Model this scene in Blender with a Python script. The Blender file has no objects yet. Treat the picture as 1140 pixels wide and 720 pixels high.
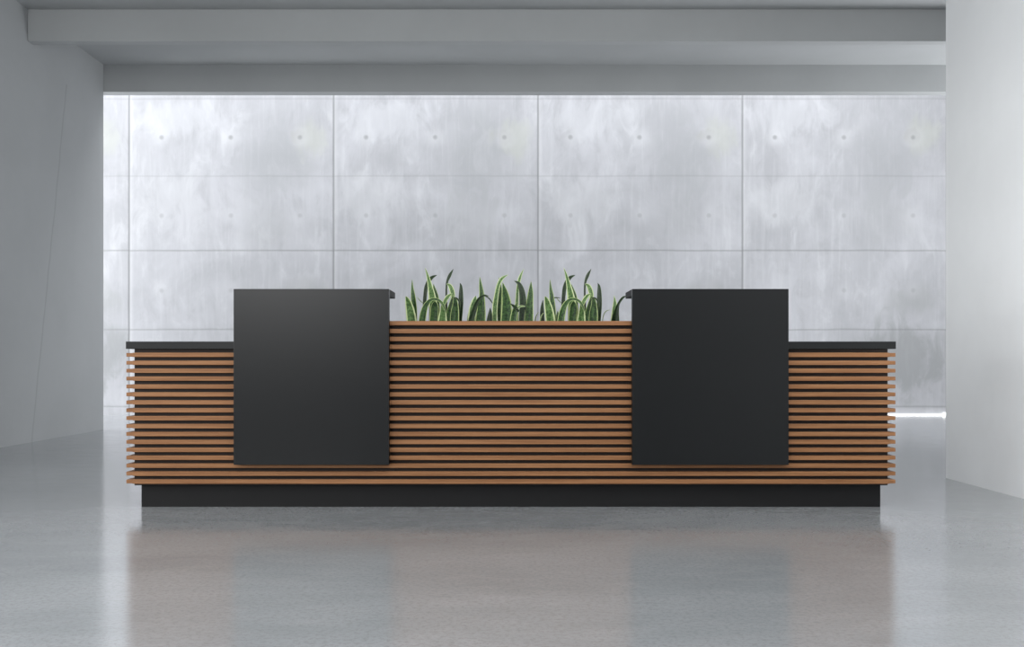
import bpy, bmesh, math, random
from mathutils import Vector
random.seed(7)
C = bpy.context.scene.collection
sc = bpy.context.scene
F = 1140.0; HX = 562.0; HY = 400.0; CZ = 0.751      # focal length in px, vanishing point, eye height

def PX(px, d): return (px - HX) * d / F
def PZ(py, d): return CZ + (HY - py) * d / F

# ------------------------------------------------------------------ helpers
def finish(name, bm, mat, parent=None, kind=None, bevel=0, smooth=False):
    bmesh.ops.recalc_face_normals(bm, faces=bm.faces[:])
    me = bpy.data.meshes.new(name); bm.to_mesh(me); bm.free()
    o = bpy.data.objects.new(name, me); C.objects.link(o)
    if mat: me.materials.append(mat)
    if parent: o.parent = parent; o.matrix_parent_inverse = parent.matrix_world.inverted()
    if kind: o['kind'] = kind
    if smooth:
        for p in me.polygons: p.use_smooth = True
    if bevel:
        m = o.modifiers.new('bevel', 'BEVEL'); m.width = bevel; m.segments = 2; m.limit_method = 'ANGLE'
    return o

def box(bm, x0, x1, y0, y1, z0, z1):
    v = [bm.verts.new((x, y, z)) for x in (x0, x1) for y in (y0, y1) for z in (z0, z1)]
    for f in ((0,1,3,2),(4,6,7,5),(0,4,5,1),(2,3,7,6),(0,2,6,4),(1,5,7,3)):
        bm.faces.new([v[i] for i in f])

def boxobj(name, dims, mat, parent=None, kind=None, bevel=0):
    bm = bmesh.new(); box(bm, *dims); return finish(name, bm, mat, parent, kind, bevel)

def thing(name, label, cat, loc, group=None):
    o = bpy.data.objects.new(name, None); C.objects.link(o); o.location = loc
    o['label'] = label; o['category'] = cat
    if group: o['group'] = group
    o.empty_display_size = 0.1
    bpy.context.view_layer.update()
    return o

class NT:
    def __init__(s, name):
        s.m = bpy.data.materials.new(name); s.m.use_nodes = True
        s.t = s.m.node_tree; s.b = s.t.nodes['Principled BSDF']
    def n(s, kind, **kw):
        nd = s.t.nodes.new(kind)
        for k, v in kw.items(): setattr(nd, k, v)
        return nd
    def put(s, sock, v):
        if isinstance(v, bpy.types.NodeSocket): s.t.links.new(v, sock)
        elif isinstance(v, (tuple, list)) and len(v) == 3 and sock.type == 'RGBA': sock.default_value = (*v, 1)
        else: sock.default_value = v
    def math(s, op, a, b=0.0, c=0.0, clamp=False):
        nd = s.n('ShaderNodeMath', operation=op, use_clamp=clamp)
        s.put(nd.inputs[0], a); s.put(nd.inputs[1], b); s.put(nd.inputs[2], c)
        return nd.outputs[0]
    def smooth(s, v, a, b, o0=0.0, o1=1.0):
        nd = s.n('ShaderNodeMapRange', interpolation_type='SMOOTHSTEP')
        for i, q in enumerate((v, a, b, o0, o1)): s.put(nd.inputs[i], q)
        return nd.outputs[0]
    def coord(s, which='Object'): return s.n('ShaderNodeTexCoord').outputs[which]
    def sep(s, v):
        nd = s.n('ShaderNodeSeparateXYZ'); s.put(nd.inputs[0], v); return nd.outputs
    def comb(s, x, y, z):
        nd = s.n('ShaderNodeCombineXYZ')
        for i, q in enumerate((x, y, z)): s.put(nd.inputs[i], q)
        return nd.outputs[0]
    def scale(s, v, sx, sy, sz):
        nd = s.n('ShaderNodeMapping'); s.put(nd.inputs[0], v); nd.inputs['Scale'].default_value = (sx, sy, sz); return nd.outputs[0]
    def noise(s, v, sc, det=4, rough=.5, dist=0):
        nd = s.n('ShaderNodeTexNoise'); s.put(nd.inputs['Vector'], v)
        nd.inputs['Scale'].default_value = sc; nd.inputs['Detail'].default_value = det
        nd.inputs['Roughness'].default_value = rough; nd.inputs['Distortion'].default_value = dist
        return nd.outputs['Fac']
    def mix(s, f, a, b, mode='MIX'):
        nd = s.n('ShaderNodeMix', data_type='RGBA', blend_type=mode)
        s.put(nd.inputs[0], f); s.put(nd.inputs[6], a); s.put(nd.inputs[7], b)
        return nd.outputs[2]
    def bump(s, h, strength=.2, dist=.01):
        nd = s.n('ShaderNodeBump'); s.put(nd.inputs['Height'], h)
        nd.inputs['Strength'].default_value = strength; nd.inputs['Distance'].default_value = dist
        s.t.links.new(nd.outputs[0], s.b.inputs['Normal'])
    def set(s, **kw):
        for k, v in kw.items(): s.put(s.b.inputs[k.replace('_', ' ')], v)
        return s.m

# ------------------------------------------------------------------ materials
def paint(name, col, amt=.04, crack=False):
    t = NT(name); p = t.coord()
    n = t.noise(p, 0.9, 5, .6)
    f = t.smooth(n, .35, .65)
    c = t.mix(f, tuple(x * (1 - amt) for x in col), tuple(x * (1 + amt) for x in col))
    if crack:                                     # one fine slanting hairline in the plaster
        s = t.sep(p)
        wob = t.math('MULTIPLY', t.math('SUBTRACT', t.noise(p, 3.0, 2), .5), .05)
        line = t.math('MULTIPLY_ADD', s[2], (10.09 - 9.35) / (3.63 - .18), 9.31)
        dist = t.math('ABSOLUTE', t.math('ADD', t.math('SUBTRACT', s[1], line), wob))
        k = t.math('SUBTRACT', 1.0, t.smooth(dist, .004, .022))
        z = t.math('LESS_THAN', s[2], 3.45)
        c = t.mix(t.math('MULTIPLY', t.math('MULTIPLY', k, z), .20), c, (.1, .1, .1))
    t.bump(t.noise(p, 60, 3), .05, .004)
    return t.set(Base_Color=c, Roughness=.75)

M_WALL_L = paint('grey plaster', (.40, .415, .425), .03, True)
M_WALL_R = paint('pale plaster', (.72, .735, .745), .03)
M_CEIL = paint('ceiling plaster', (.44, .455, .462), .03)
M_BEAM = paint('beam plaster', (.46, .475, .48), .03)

# polished concrete floor
t = NT('polished concrete'); p = t.coord()
big = t.noise(t.scale(p, .5, 1.1, 1), 1.1, 6, .62, .4)
med = t.noise(t.scale(p, 1, 2.2, 1), 4.5, 6, .65, .6)
fine = t.noise(p, 60, 4, .8)
c = t.mix(t.smooth(big, .32, .68), (.252, .268, .280), (.312, .328, .340))
c = t.mix(t.math('MULTIPLY', t.smooth(med, .42, .70), .25), c, (.365, .37, .376))
c = t.mix(t.math('MULTIPLY', t.smooth(fine, .46, .62), .5), c, (.20, .205, .21))
r = t.math('MULTIPLY_ADD', t.smooth(med, .3, .7), .05, .10)
t.bump(t.math('MULTIPLY_ADD', fine, .8, t.math('MULTIPLY', med, .4)), .035, .005)
M_FLOOR = t.set(Base_Color=c, Roughness=r, IOR=2.0)

# cast concrete back wall: joints, tie holes, blotches laid out per panel
BD = 13.81; PITCH = 2.756; J0 = -5.064
t = NT('cast concrete panels'); p = t.coord(); s = t.sep(p)
u = t.math('FLOORED_MODULO', t.math('SUBTRACT', s[0], J0), PITCH)
cell = t.math('FLOOR', t.math('DIVIDE', t.math('SUBTRACT', s[0], J0), PITCH))
q = t.comb(u, t.math('MULTIPLY', cell, .35), s[2])
n1 = t.noise(q, .95, 6, .6, .5)
n2 = t.noise(t.scale(q, 2.2, 1, 1), 1.9, 6, .62, .5)
n3 = t.noise(t.scale(q, 4, 1, .5), 7, 5, .7)
streak = t.noise(t.scale(q, 9, 1, .5), 2.2, 4, .6)
c = t.mix(t.smooth(n1, .34, .68), (.44, .447, .470), (.53, .536, .565))
c = t.mix(t.math('MULTIPLY', t.smooth(n2, .5, .74), .5), c, (.37, .375, .395))
c = t.mix(t.math('MULTIPLY', t.smooth(n2, .5, .28), .45), c, (.66, .67, .695))
c = t.mix(t.math('MULTIPLY', t.smooth(streak, .48, .72), .20), c, (.66, .67, .69))
c = t.mix(t.math('MULTIPLY', t.smooth(n3, .55, .75), .25), c, (.36, .37, .38))
def blob(cx, cz, rx, rz):
    dx = t.math('DIVIDE', t.math('SUBTRACT', u, cx), rx); dz = t.math('DIVIDE', t.math('SUBTRACT', s[2], cz), rz)
    return t.math('SQRT', t.math('ADD', t.math('MULTIPLY', dx, dx), t.math('MULTIPLY', dz, dz)))
wob = t.math('MULTIPLY', t.math('SUBTRACT', n2, .5), 2.2)
def patch(cx, cz, rx, rz, col, amt):
    global c
    d = t.math('ADD', blob(cx, cz, rx, rz), wob)
    c = t.mix(t.math('MULTIPLY', t.smooth(d, 1.05, .35), amt), c, col)
patch(2.0, 3.45, .55, .75, (.37, .38, .395), .55)
patch(1.9, 2.65, .45, .5, (.40, .41, .42), .35)
patch(.55, 2.9, .7, .45, (.62, .63, .65), .35)
patch(.7, 4.0, .8, .35, (.64, .65, .68), .45)
patch(2.35, 1.55, .45, .3, (.33, .34, .34), .45)
patch(2.45, 3.75, .3, .3, (.50, .52, .47), .5)
patch(2.28, 3.76, .14, .12, (.34, .34, .33), .6)
patch(2.15, .75, .85, .62, (.29, .30, .305), .72)
# joints
ju = t.math('MINIMUM', u, t.math('SUBTRACT', PITCH, u))
jl = t.smooth(ju, .006, .018, 1, 0)
lo = t.smooth(u, .02, .07, 1, 0)  # edge highlight painted into the colour beside each vertical joint
c = t.mix(t.math('MULTIPLY', lo, .25), c, (.70, .71, .73))
c = t.mix(t.math('MULTIPLY', jl, .6), c, (.20, .205, .21))
jz = None
for zz, am in ((4.262, .25), (3.222, .25), (2.217, .55), (1.151, .50), (.115, .5)):
    d = t.math('ABSOLUTE', t.math('SUBTRACT', t.math('MULTIPLY_ADD', t.math('SUBTRACT', n1, .5), .03, s[2]), zz))
    k = t.smooth(d, .004, .018, am * .75, 0)
    jz = k if jz is None else t.math('MAXIMUM', jz, k)
c = t.mix(jz, c, (.22, .225, .23))
# tie holes
hole = None; halo = None
for hz, am in ((3.743, 1.0), (2.69, .55), (1.68, .5)):
    for hu in (.436, 1.369, 2.302):
        d = blob(hu, hz, 1, 1)
        k = t.smooth(d, .012, .045, .6 * am, 0)
        h2 = t.smooth(t.math('MULTIPLY_ADD', wob, .05, d), .02, .20, .40 * am, 0)
        hole = k if hole is None else t.math('MAXIMUM', hole, k)
        halo = h2 if halo is None else t.math('MAXIMUM', halo, h2)
c = t.mix(halo, c, (.66, .67, .69))
c = t.mix(hole, c, (.27, .275, .28))
hgt = t.math('SUBTRACT', t.math('MULTIPLY', n3, .25), t.math('MAXIMUM', t.math('MAXIMUM', jl, jz), hole))
t.bump(hgt, .35, .01)
M_CONC = t.set(Base_Color=c, Roughness=.7)

# desk
def satin(name, col, rough, spec=.5):
    t = NT(name); p = t.coord()
    f = t.noise(p, 140, 3, .6)
    t.bump(f, .03, .001)
    c = t.mix(t.noise(p, 3, 3), tuple(x * .9 for x in col), tuple(x * 1.1 for x in col))
    return t.set(Base_Color=c, Roughness=rough, Specular_IOR_Level=spec)
M_BLACK = satin('black laminate', (.0045, .0052, .0058), .30, .34)
M_BODY = satin('dark brown board', (.022, .014, .011), .6, .3)
M_PLINTH = satin('matt black plinth', (.005, .005, .0055), .55, .25)
M_SOIL = satin('potting soil', (.03, .02, .013), .95)

t = NT('oiled wood slats'); p = t.coord(); s = t.sep(p)
row = t.math('FLOOR', t.math('DIVIDE', s[2], .0399))
q = t.comb(t.math('MULTIPLY_ADD', row, 3.7, t.math('MULTIPLY', s[0], .9)), t.math('MULTIPLY', s[1], 12), t.math('MULTIPLY', s[2], 45))
g1 = t.noise(q, 2.4, 6, .6, .3); g2 = t.noise(t.scale(q, 4, 1, 2), 4, 5, .7)
c = t.mix(t.smooth(g1, .3, .7), (.190, .084, .033), (.285, .138, .060))
c = t.mix(t.math('MULTIPLY', t.smooth(g2, .45, .7), .4), c, (.19, .075, .028))
M_WOOD = t.set(Base_Color=c, Roughness=.5, Specular_IOR_Level=.3)

# snake-plant leaf: banded green, pale margin (UV.x across the leaf, UV.y along it)
def leafmat(name, dark, mid, edge, ew=.16):
    t = NT(name); s = t.sep(t.coord('UV')); o = t.coord()
    e = t.math('ABSOLUTE', t.math('SUBTRACT', s[0], .5))
    n = t.noise(t.comb(t.math('MULTIPLY', s[0], 2.0), t.math('MULTIPLY', s[1], 16), t.sep(o)[0]), 1.6, 4, .6, .5)
    c = t.mix(t.smooth(n, .36, .64), dark, mid)
    m = t.smooth(t.math('MULTIPLY_ADD', t.math('SUBTRACT', n, .5), .05, e), .5 - ew, .5 - ew * .6)
    c = t.mix(m, c, edge)
    return t.set(Base_Color=c, Roughness=.38, Specular_IOR_Level=.3)
M_LEAF = leafmat('snake plant leaf', (.009, .030, .008), (.050, .112, .028), (.36, .45, .18), .09)
M_LEAFP = leafmat('pale snake plant leaf', (.03, .075, .018), (.13, .23, .075), (.52, .60, .32), .16)
M_LEAFD = leafmat('dark snake plant leaf', (.004, .012, .004), (.02, .042, .014), (.08, .12, .045), .06)

t = NT('glowing strip'); M_GLOW = t.set(Base_Color=(1, 1, 1), Emission_Color=(1, 1, 1), Emission_Strength=1.3)

# ------------------------------------------------------------------ the setting
XL = -4.30; XR = PX(1053, 6.486); WALL_END = 10.97; CEIL = 3.908; DROP = 3.617; R_END = 6.486
boxobj('floor', (-12, 9, -5, BD + .2, -.2, 0), M_FLOOR, kind='structure')
boxobj('wall_back', (-9, 9, BD, BD + .2, 0, 6.0), M_CONC, kind='structure')
bm = bmesh.new()                                 # left wall with a wide opening ahead of the framed part
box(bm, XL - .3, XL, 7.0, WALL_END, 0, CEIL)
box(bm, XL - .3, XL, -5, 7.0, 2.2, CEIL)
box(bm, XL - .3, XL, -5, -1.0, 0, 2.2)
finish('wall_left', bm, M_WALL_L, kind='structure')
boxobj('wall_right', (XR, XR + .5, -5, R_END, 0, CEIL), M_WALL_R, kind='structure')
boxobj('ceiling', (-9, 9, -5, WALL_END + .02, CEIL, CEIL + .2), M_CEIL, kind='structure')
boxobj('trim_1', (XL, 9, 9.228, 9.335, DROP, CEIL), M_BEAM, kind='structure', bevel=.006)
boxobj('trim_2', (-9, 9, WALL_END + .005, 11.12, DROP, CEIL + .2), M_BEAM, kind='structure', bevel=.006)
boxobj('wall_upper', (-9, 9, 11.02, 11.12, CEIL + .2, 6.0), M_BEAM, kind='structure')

# ------------------------------------------------------------------ reception desk
DS = 5.16                                        # slat plane
DP = 5.12                                        # face of the black panels
DB = DS + .028                                   # face of the board behind the slats
DPL = DS + .06                                   # plinth face
BACK = 5.92
desk = thing('reception_desk', 'long reception desk of horizontal wooden slats with two black front panels and black plinth', 'desk', (PX(568.5, DS), DB, 0))
bx0, bx1 = PX(147.5, DS), PX(990.5, DS)          # body
cx0, cx1 = PX(140, DS), PX(997.5, DS)            # counter tops
pl0, pl1 = PX(157.5, DPL), PX(980, DPL)
zc_top, zc_bot = PZ(380, DS), PZ(388.3, DS)
zbody = PZ(540, DB)
lp0, lp1 = PX(260, DP), PX(433, DP)
rp0, rp1 = PX(704, DP), PX(878, DP)
zp_top, zp_bot = PZ(321.5, DP), PZ(517.3, DP)
pitch = 8.82 * DS / F
def rowz(i): return PZ(394.9, DS) - i * pitch
sh = 4.9 * DS / F / 2
zmid = rowz(-4) + sh                             # top of the middle section

boxobj('plinth', (pl0, pl1, DPL, BACK - .08, 0, zbody), M_PLINTH, desk)
bm = bmesh.new()                                 # carcass: low front wall, end walls, raised middle around the trough
T0, T1 = 5.47, 5.49
box(bm, bx0, bx1, DB, DB + .03, zbody, zc_bot)
box(bm, bx0, bx0 + .03, DB + .03, BACK, zbody, zc_bot)
box(bm, bx1 - .03, bx1, DB + .03, BACK, zbody, zc_bot)
box(bm, lp0 + .25, lp0 + .28, DB + .03, BACK, zbody, zc_bot)
box(bm, rp1 - .28, rp1 - .25, DB + .03, BACK, zbody, zc_bot)
box(bm, bx0 + .03, bx1 - .03, DB + .03, BACK, zbody, zbody + .03)
box(bm, lp0 + .02, rp1 - .02, DB + .001, DB + .03, zc_bot, zmid - .002)
finish('carcass', bm, M_BODY, desk)
bm = bmesh.new()                                 # open trough the plants grow in
box(bm, lp1 - .03, rp0 + .03, DB + .03, T1, zc_bot - .12, zc_bot - .10)
box(bm, lp1 - .03, rp0 + .03, T1 - .015, T1, zc_bot - .10, zmid - .004)
box(bm, lp1 - .03, lp1 - .015, DB + .03, T1 - .015, zc_bot - .10, zmid - .004)
box(bm, rp0 + .015, rp0 + .03, DB + .03, T1 - .015, zc_bot - .10, zmid - .004)
finish('planter_trough', bm, M_BLACK, desk)
bm = bmesh.new()
nx, ny = 60, 10
x0, x1, y0, y1 = lp1 - .0145, rp0 + .0145, DB + .031, T1 - .016
g = [[bm.verts.new((x0 + (x1 - x0) * i / nx, y0 + (y1 - y0) * j / ny, zmid - .05 + random.uniform(-.006, .006))) for j in range(ny + 1)] for i in range(nx + 1)]
for i in range(nx):
    for j in range(ny): bm.faces.new((g[i][j], g[i+1][j], g[i+1][j+1], g[i][j+1]))
soil = finish('soil', bm, M_SOIL, desk, smooth=True)

bm = bmesh.new()                                 # slats across the front, one cladding
for i in range(-4, 17):
    z = rowz(i)
    if i < 0: xa, xb = lp1 - .03, rp0 + .03
    else: xa, xb = bx0, bx1
    box(bm, xa, xb, DS, DB, z - sh, z + sh)
finish('slat_cladding', bm, M_WOOD, desk, bevel=.0015)
for (xa, xb, cham) in ((cx0, bx0, 1), (bx1, cx1, -1)):      # slats wrapping the two ends
    bm = bmesh.new()
    for i in range(0, 17):
        z = rowz(i); h = sh * .86
        box(bm, xa, xb, DS + .006, BACK - .02, z - h, z + h)
    finish('end_slat_cladding', bm, M_WOOD, desk, bevel=.0015)
for (xa, xb) in ((cx0, lp1 - .05), (rp0 + .05, cx1)):
    boxobj('countertop', (xa, xb, DS, BACK, zc_bot, zc_top), M_BLACK, desk, bevel=.001)
for (xa, xb) in ((lp0, lp1), (rp0, rp1)):
    boxobj('front_panel', (xa, xb, DP, DS - .0005, zp_bot, zp_top), M_BLACK, desk, bevel=.001)
    boxobj('transaction_shelf', (xa, xb, DS - .0005, 5.41, PZ(332.5, 5.41), zp_top - .0005), M_PLINTH, desk, bevel=.001)
    bm = bmesh.new()
    box(bm, xa + .02, xb - .02 , DS, DS + .027, zc_top, PZ(332.5, 5.41))
    finish('shelf_support', bm, M_BLACK, desk)
boxobj('worktop', (lp1 - .05, rp0 - -.05, T1, BACK, zc_bot - .06, zc_bot - .03), M_BLACK, desk, bevel=.001)

# ------------------------------------------------------------------ plants
Z1 = 445.0; Z2 = 570.0; K = 8.444
def conv(pts, ox): return [(ox + a / K, 290 + b / K, w / K) for a, b, w in pts]
def leaf(parent, pts, d, mat, yaw=0.0, bend=0.0, cup=.25):
    """pts: centre line (px, py, width) base to tip, at depth d; the base runs on down into the soil"""
    zs = zmid - .055
    P = [Vector((PX(a, d), 0, PZ(b, d))) for a, b, w in pts]; W = [w * d / F for a, b, w in pts]
    if P[0].z > zs and pts[0][1] > 350:          # carry it down to the soil, narrowing
        dirx = (P[1] - P[0])
        P.insert(0, Vector((P[0].x - dirx.x * .4, 0, zs))); W.insert(0, W[0] * .7)
    # Catmull-Rom
    n = len(P); out = []
    def cr(p0, p1, p2, p3, t): return .5 * ((2 * p1) + (p2 - p0) * t + (2*p0 - 5*p1 + 4*p2 - p3) * t*t + (3*p1 - p0 - 3*p2 + p3) * t**3)
    for i in range(n - 1):
        a0 = P[max(i-1, 0)]; a3 = P[min(i+2, n-1)]; w0 = W[max(i-1, 0)]; w3 = W[min(i+2, n-1)]
        for k in range(6):
            tt = k / 6
            out.append((cr(a0, P[i], P[i+1], a3, tt), max(cr(w0, W[i], W[i+1], w3, tt), .0012)))
    out.append((P[-1], .0008))
    bm = bmesh.new(); uv = bm.loops.layers.uv.new('UVMap'); prev = None; L = 0; rows = []
    N = len(out)
    for i, (p, w) in enumerate(out):
        a = out[max(i-1, 0)][0]; b = out[min(i+1, N-1)][0]
        tg = (b - a).normalized(); s = i / (N - 1)
        across = Vector((tg.z, 0, -tg.x))
        an = yaw * (1 - .4 * s)
        nrm = Vector((0, -1, 0))
        ax = (across * math.cos(an) + nrm * math.sin(an)); nn = (nrm * math.cos(an) - across * math.sin(an))
        w2 = w / max(math.cos(an), .4)
        off = Vector((0, d + bend * s * s, 0))
        if i: L += (p - out[i-1][0]).length
        r = []
        for k in range(5):
            f = k / 4 - .5
            r.append((bm.verts.new(p + off + ax * (w2 * f) + nn * (cup * w2 * (4 * f * f - .5))), k / 4, L / .3))
        rows.append(r)
    for i in range(N - 1):
        for k in range(4):
            q = (rows[i][k], rows[i][k+1], rows[i+1][k+1], rows[i+1][k])
            f = bm.faces.new([z[0] for z in q]); f.smooth = True
            for lp, z in zip(f.loops, q): lp[uv].uv = (z[1], z[2])
    o = finish('leaf', bm, mat, parent)
    m = o.modifiers.new('thickness', 'SOLIDIFY'); m.thickness = .0016; m.offset = 0
    return o
G, PA, DK = M_LEAF, M_LEAFP, M_LEAFD
A = [  # (points, depth offset, material, yaw, bend)
 ([(140,573,52),(138,450,50),(126,335,42),(116,250,22),(112,172,2)], .05, G, .3, .03),
 ([(112,573,92),(95,455,78),(76,375,46),(60,338,6)], .0, PA, -.15, -.02),
 ([(228,573,34),(232,470,34),(238,340,34),(252,240,36),(292,165,34),(348,133,3)], .07, DK, .35, .02),
 ([(345,573,60),(352,430,45),(345,340,36),(325,270,26),(313,215,2)], .06, G, -.3, .03),
 ([(318,573,80),(318,450,84),(303,330,66),(282,220,40),(260,130,20),(238,68,2)], .03, PA, .1, .0),
 ([(318,573,78),(325,490,80),(330,420,66),(330,380,10)], .0, G, -.1, .0),
 ([(212,573,66),(228,480,60),(255,410,44),(305,365,28),(365,372,24),(410,420,24),(440,500,3)], -.03, G, .2, -.02),
 ([(400,573,82),(405,490,62),(402,440,36),(392,405,3)], -.02, PA, -.2, -.01),
 ([(434,573,30),(438,430,20),(437,320,16),(442,210,18),(468,135,28),(502,72,2)], .08, DK, .3, .04),
 ([(470,573,40),(478,450,40),(500,350,38),(492,285,46),(470,235,36),(440,215,3)], .05, PA, .2, .02),
 ([(405,450,20),(425,385,36),(458,335,34),(495,308,3)], .01, PA, .2, .0),
 ([(450,573,50),(462,480,42),(484,400,36),(500,320,4)], .0, G, -.2, .0),
 ([(512,573,92),(515,460,84),(520,385,50),(526,340,4)], .02, G, .1, .02),
 ([(470,470,12),(488,380,16),(525,350,14),(560,385,14),(570,440,3)], .0, DK, .0, .0),
 ([(566,573,40),(575,420,46),(576,310,40),(574,240,24),(564,205,2)], .05, DK, .35, .04),
 ([(218,400,5),(190,375,6),(163,340,2)], .08, G, 0, .0),
]
B = [
 ([(650,573,34),(652,510,24),(650,478,2)], .05, G, .2, .0),
 ([(680,573,76),(682,460,60),(704,375,46),(714,328,4)], .03, PA, .25, .02),
 ([(668,573,52),(700,460,46),(738,375,34),(790,330,20),(838,338,3)], -.02, DK, -.2, -.02),
 ([(760,573,96),(768,440,78),(772,330,50),(762,240,32),(751,148,2)], .02, G, .15, .02),
 ([(795,330,6),(840,355,10),(865,390,8),(885,420,2)], .05, DK, 0, .0),
 ([(845,573,54),(850,500,36),(851,440,2)], .03, DK, .2, .02),
 ([(893,573,46),(896,430,48),(912,310,40),(930,225,34),(962,165,30),(1018,128,2)], .04, PA, .25, .03),
 ([(935,573,26),(935,430,40),(945,300,34),(942,220,20),(932,148,2)], .07, G, -.2, .05),
 ([(1002,573,104),(1004,420,92),(990,310,62),(968,205,3)], .01, G, -.1, .0),
 ([(1092,573,54),(1102,400,34),(1110,260,26),(1130,160,28),(1166,72,2)], .06, PA, .3, .04),
 ([(1150,573,60),(1158,420,66),(1148,290,52),(1120,215,32),(1076,188,3)], .03, DK, -.2, .02),
 ([(1070,573,70),(1085,470,56),(1105,390,3)], .0, G, .2, .0),
 ([(1120,480,22),(1080,435,28),(1040,405,3)], -.02, DK, .1, -.01),
 ([(1100,450,12),(1140,430,18),(1180,432,3)], -.02, PA, .1, -.01),
 ([(1215,573,84),(1222,420,70),(1232,290,46),(1236,190,2)], .03, G, .2, .03),
]
E = [  # extra leaves of the third clump, second crop's frame
 ([(285,573,46),(284,450,32),(292,368,3)], .07, DK, .2, .02),
 ([(218,573,10),(228,520,8),(252,480,2)], .05, G, .0, .0),
 ([(430,573,40),(431,510,28),(432,468,2)], .03, G, .2, .02),
 ([(470,573,40),(480,450,26),(495,350,12),(510,310,2)], .08, PA, .2, .03),
 ([(378,350,12),(420,348,9),(455,350,2)], .06, DK, .0, .0),
 ([(262,573,10),(275,520,8),(300,490,2)], .0, PA, .0, .0),
]
D4 = [
 ([(958,573,60),(964,480,50),(970,400,34),(964,326,2)], .03, PA, .2, .02),
 ([(968,573,76),(978,490,52),(1000,410,24),(1040,350,20),(1082,332,3)], .0, DK, -.1, .0),
 ([(850,573,6),(862,510,7),(885,475,6),(920,462,2)], .04, G, .0, .0),
 ([(1210,573,80),(1215,470,66),(1205,385,3)], .03, G, .2, .02),
 ([(1290,573,70),(1300,480,56),(1310,400,3)], .05, G, -.2, .02),
]
PD = 5.30
def plant(px, sets, label):
    r = thing('snake_plant', label, 'plant', (PX(px, PD), PD + .02, zmid - .05), 'snake plants in the desk planter')
    for lst, ox in sets:
        for pts, dd, m, yaw, bend in lst: leaf(r, conv(pts, ox), PD + dd, m, yaw, bend)
    return r
plant(483, [(A, Z1)], 'green snake plant clump nearest the left black panel with a rounded leaf at left')
plant(557, [(B, Z1)], 'green snake plant clump second from the left panel, two pale tips curling right')
plant(637, [(A, Z1 + 154.4), (E, Z2)], 'green snake plant clump third from the left panel, dark tall tip beside the wall joint')
plant(700, [(D4, Z2)], 'small snake plant partly behind the right black panel, dark leaf arching over to it')

# ------------------------------------------------------------------ glowing strip at the foot of the back wall
ls = thing('light_strip', 'thin glowing white light strip on the floor at the foot of the concrete wall', 'light', (PX(1000, BD), BD - .05, 0))
boxobj('tube', (PX(900, BD), PX(1052.5, BD), BD - .04, BD - .015, .0, .016), M_GLOW, ls)
boxobj('end_cap', (PX(1049, BD), PX(1054, BD), BD - .045, BD - .005, .0, .036), M_GLOW, ls, bevel=.008)

# ------------------------------------------------------------------ light
def area(name, loc, tgt, sx, sy, power, col=(1, 1, 1)):
    l = bpy.data.lights.new(name, 'AREA'); l.shape = 'RECTANGLE'; l.size = sx; l.size_y = sy; l.energy = power; l.color = col
    o = bpy.data.objects.new(name, l); C.objects.link(o); o.location = loc
    o.rotation_euler = (Vector(tgt) - Vector(loc)).to_track_quat('-Z', 'Y').to_euler()
    return o
area('skylight', (-1.2, 12.4, 5.9), (-1.2, 12.6, 0), 14.5, 2.2, 355, (.97, .98, 1))
area('side_window_light', (-8.6, 12.3, 2.0), (-2, 13.8, 1.2), 2.2, 3.2, 330, (.97, .98, 1))
area('right_ceiling_fill', (7.6, 10.1, 1.6), (1.5, 10.2, 3.9), 1.2, 1.6, 220, (.97, .98, 1))  # unseen lamp added behind the right wall to brighten the ceiling there
area('left_window_light', (-9.5, 3.6, 1.85), (2.8, 4.6, 1.85), 6.0, .7, 180, (1, 1, 1))
area('left_opening_fill', (-4.1, 3.0, 1.4), (2.8, 5.0, 1.2), 3.0, 1.6, 70, (1, 1, 1))  # diffuse fill added just inside the left opening
area('overhead_fill', (-.5, .4, 3.85), (-.5, .4, 0), 7, 6, 310, (1, 1, 1))  # unseen overhead fill, added to lift the foreground floor
area('right_beam_fill', (1.6, 3.2, 2.5), (2.6, 9.5, 3.6), 1.6, .6, 32, (1, 1, 1))  # added out of frame to brighten the beams towards the right
area('front_fill', (-3.4, -3.5, 2.5), (-.5, 6, 1.0), 3.4, 1.2, 175, (1, 1, 1))

sl = bpy.data.lights.new('right_wall_fill', 'SPOT'); sl.energy = 230; sl.spot_size = math.radians(54); sl.spot_blend = .8; sl.shadow_soft_size = .25  # added spot, out of view, that lightens the right wall
so = bpy.data.objects.new('right_wall_fill', sl); C.objects.link(so); so.location = (1.5, 2.0, 1.2)
so.rotation_euler = (Vector((2.8, 4.35, 1.05)) - Vector(so.location)).to_track_quat('-Z', 'Y').to_euler()

w = bpy.data.worlds.new('world'); sc.world = w; w.use_nodes = True
w.node_tree.nodes['Background'].inputs[0].default_value = (.80, .83, .86, 1)
w.node_tree.nodes['Background'].inputs[1].default_value = .36

# ------------------------------------------------------------------ camera
cd = bpy.data.cameras.new('camera'); cam = bpy.data.objects.new('camera', cd); C.objects.link(cam)
cam.location = (0, 0, CZ); cam.rotation_euler = (math.pi / 2, 0, 0)
cd.sensor_width = 36; cd.sensor_fit = 'HORIZONTAL'; cd.lens = 36 * F / 1140
cd.shift_x = (570 - HX) / 1140; cd.shift_y = (HY - 360) / 1140
cd.clip_end = 100
sc.camera = cam
sc.view_settings.view_transform = 'Standard'; sc.view_settings.look = 'None'
sc.view_settings.exposure = 0; sc.view_settings.gamma = 1
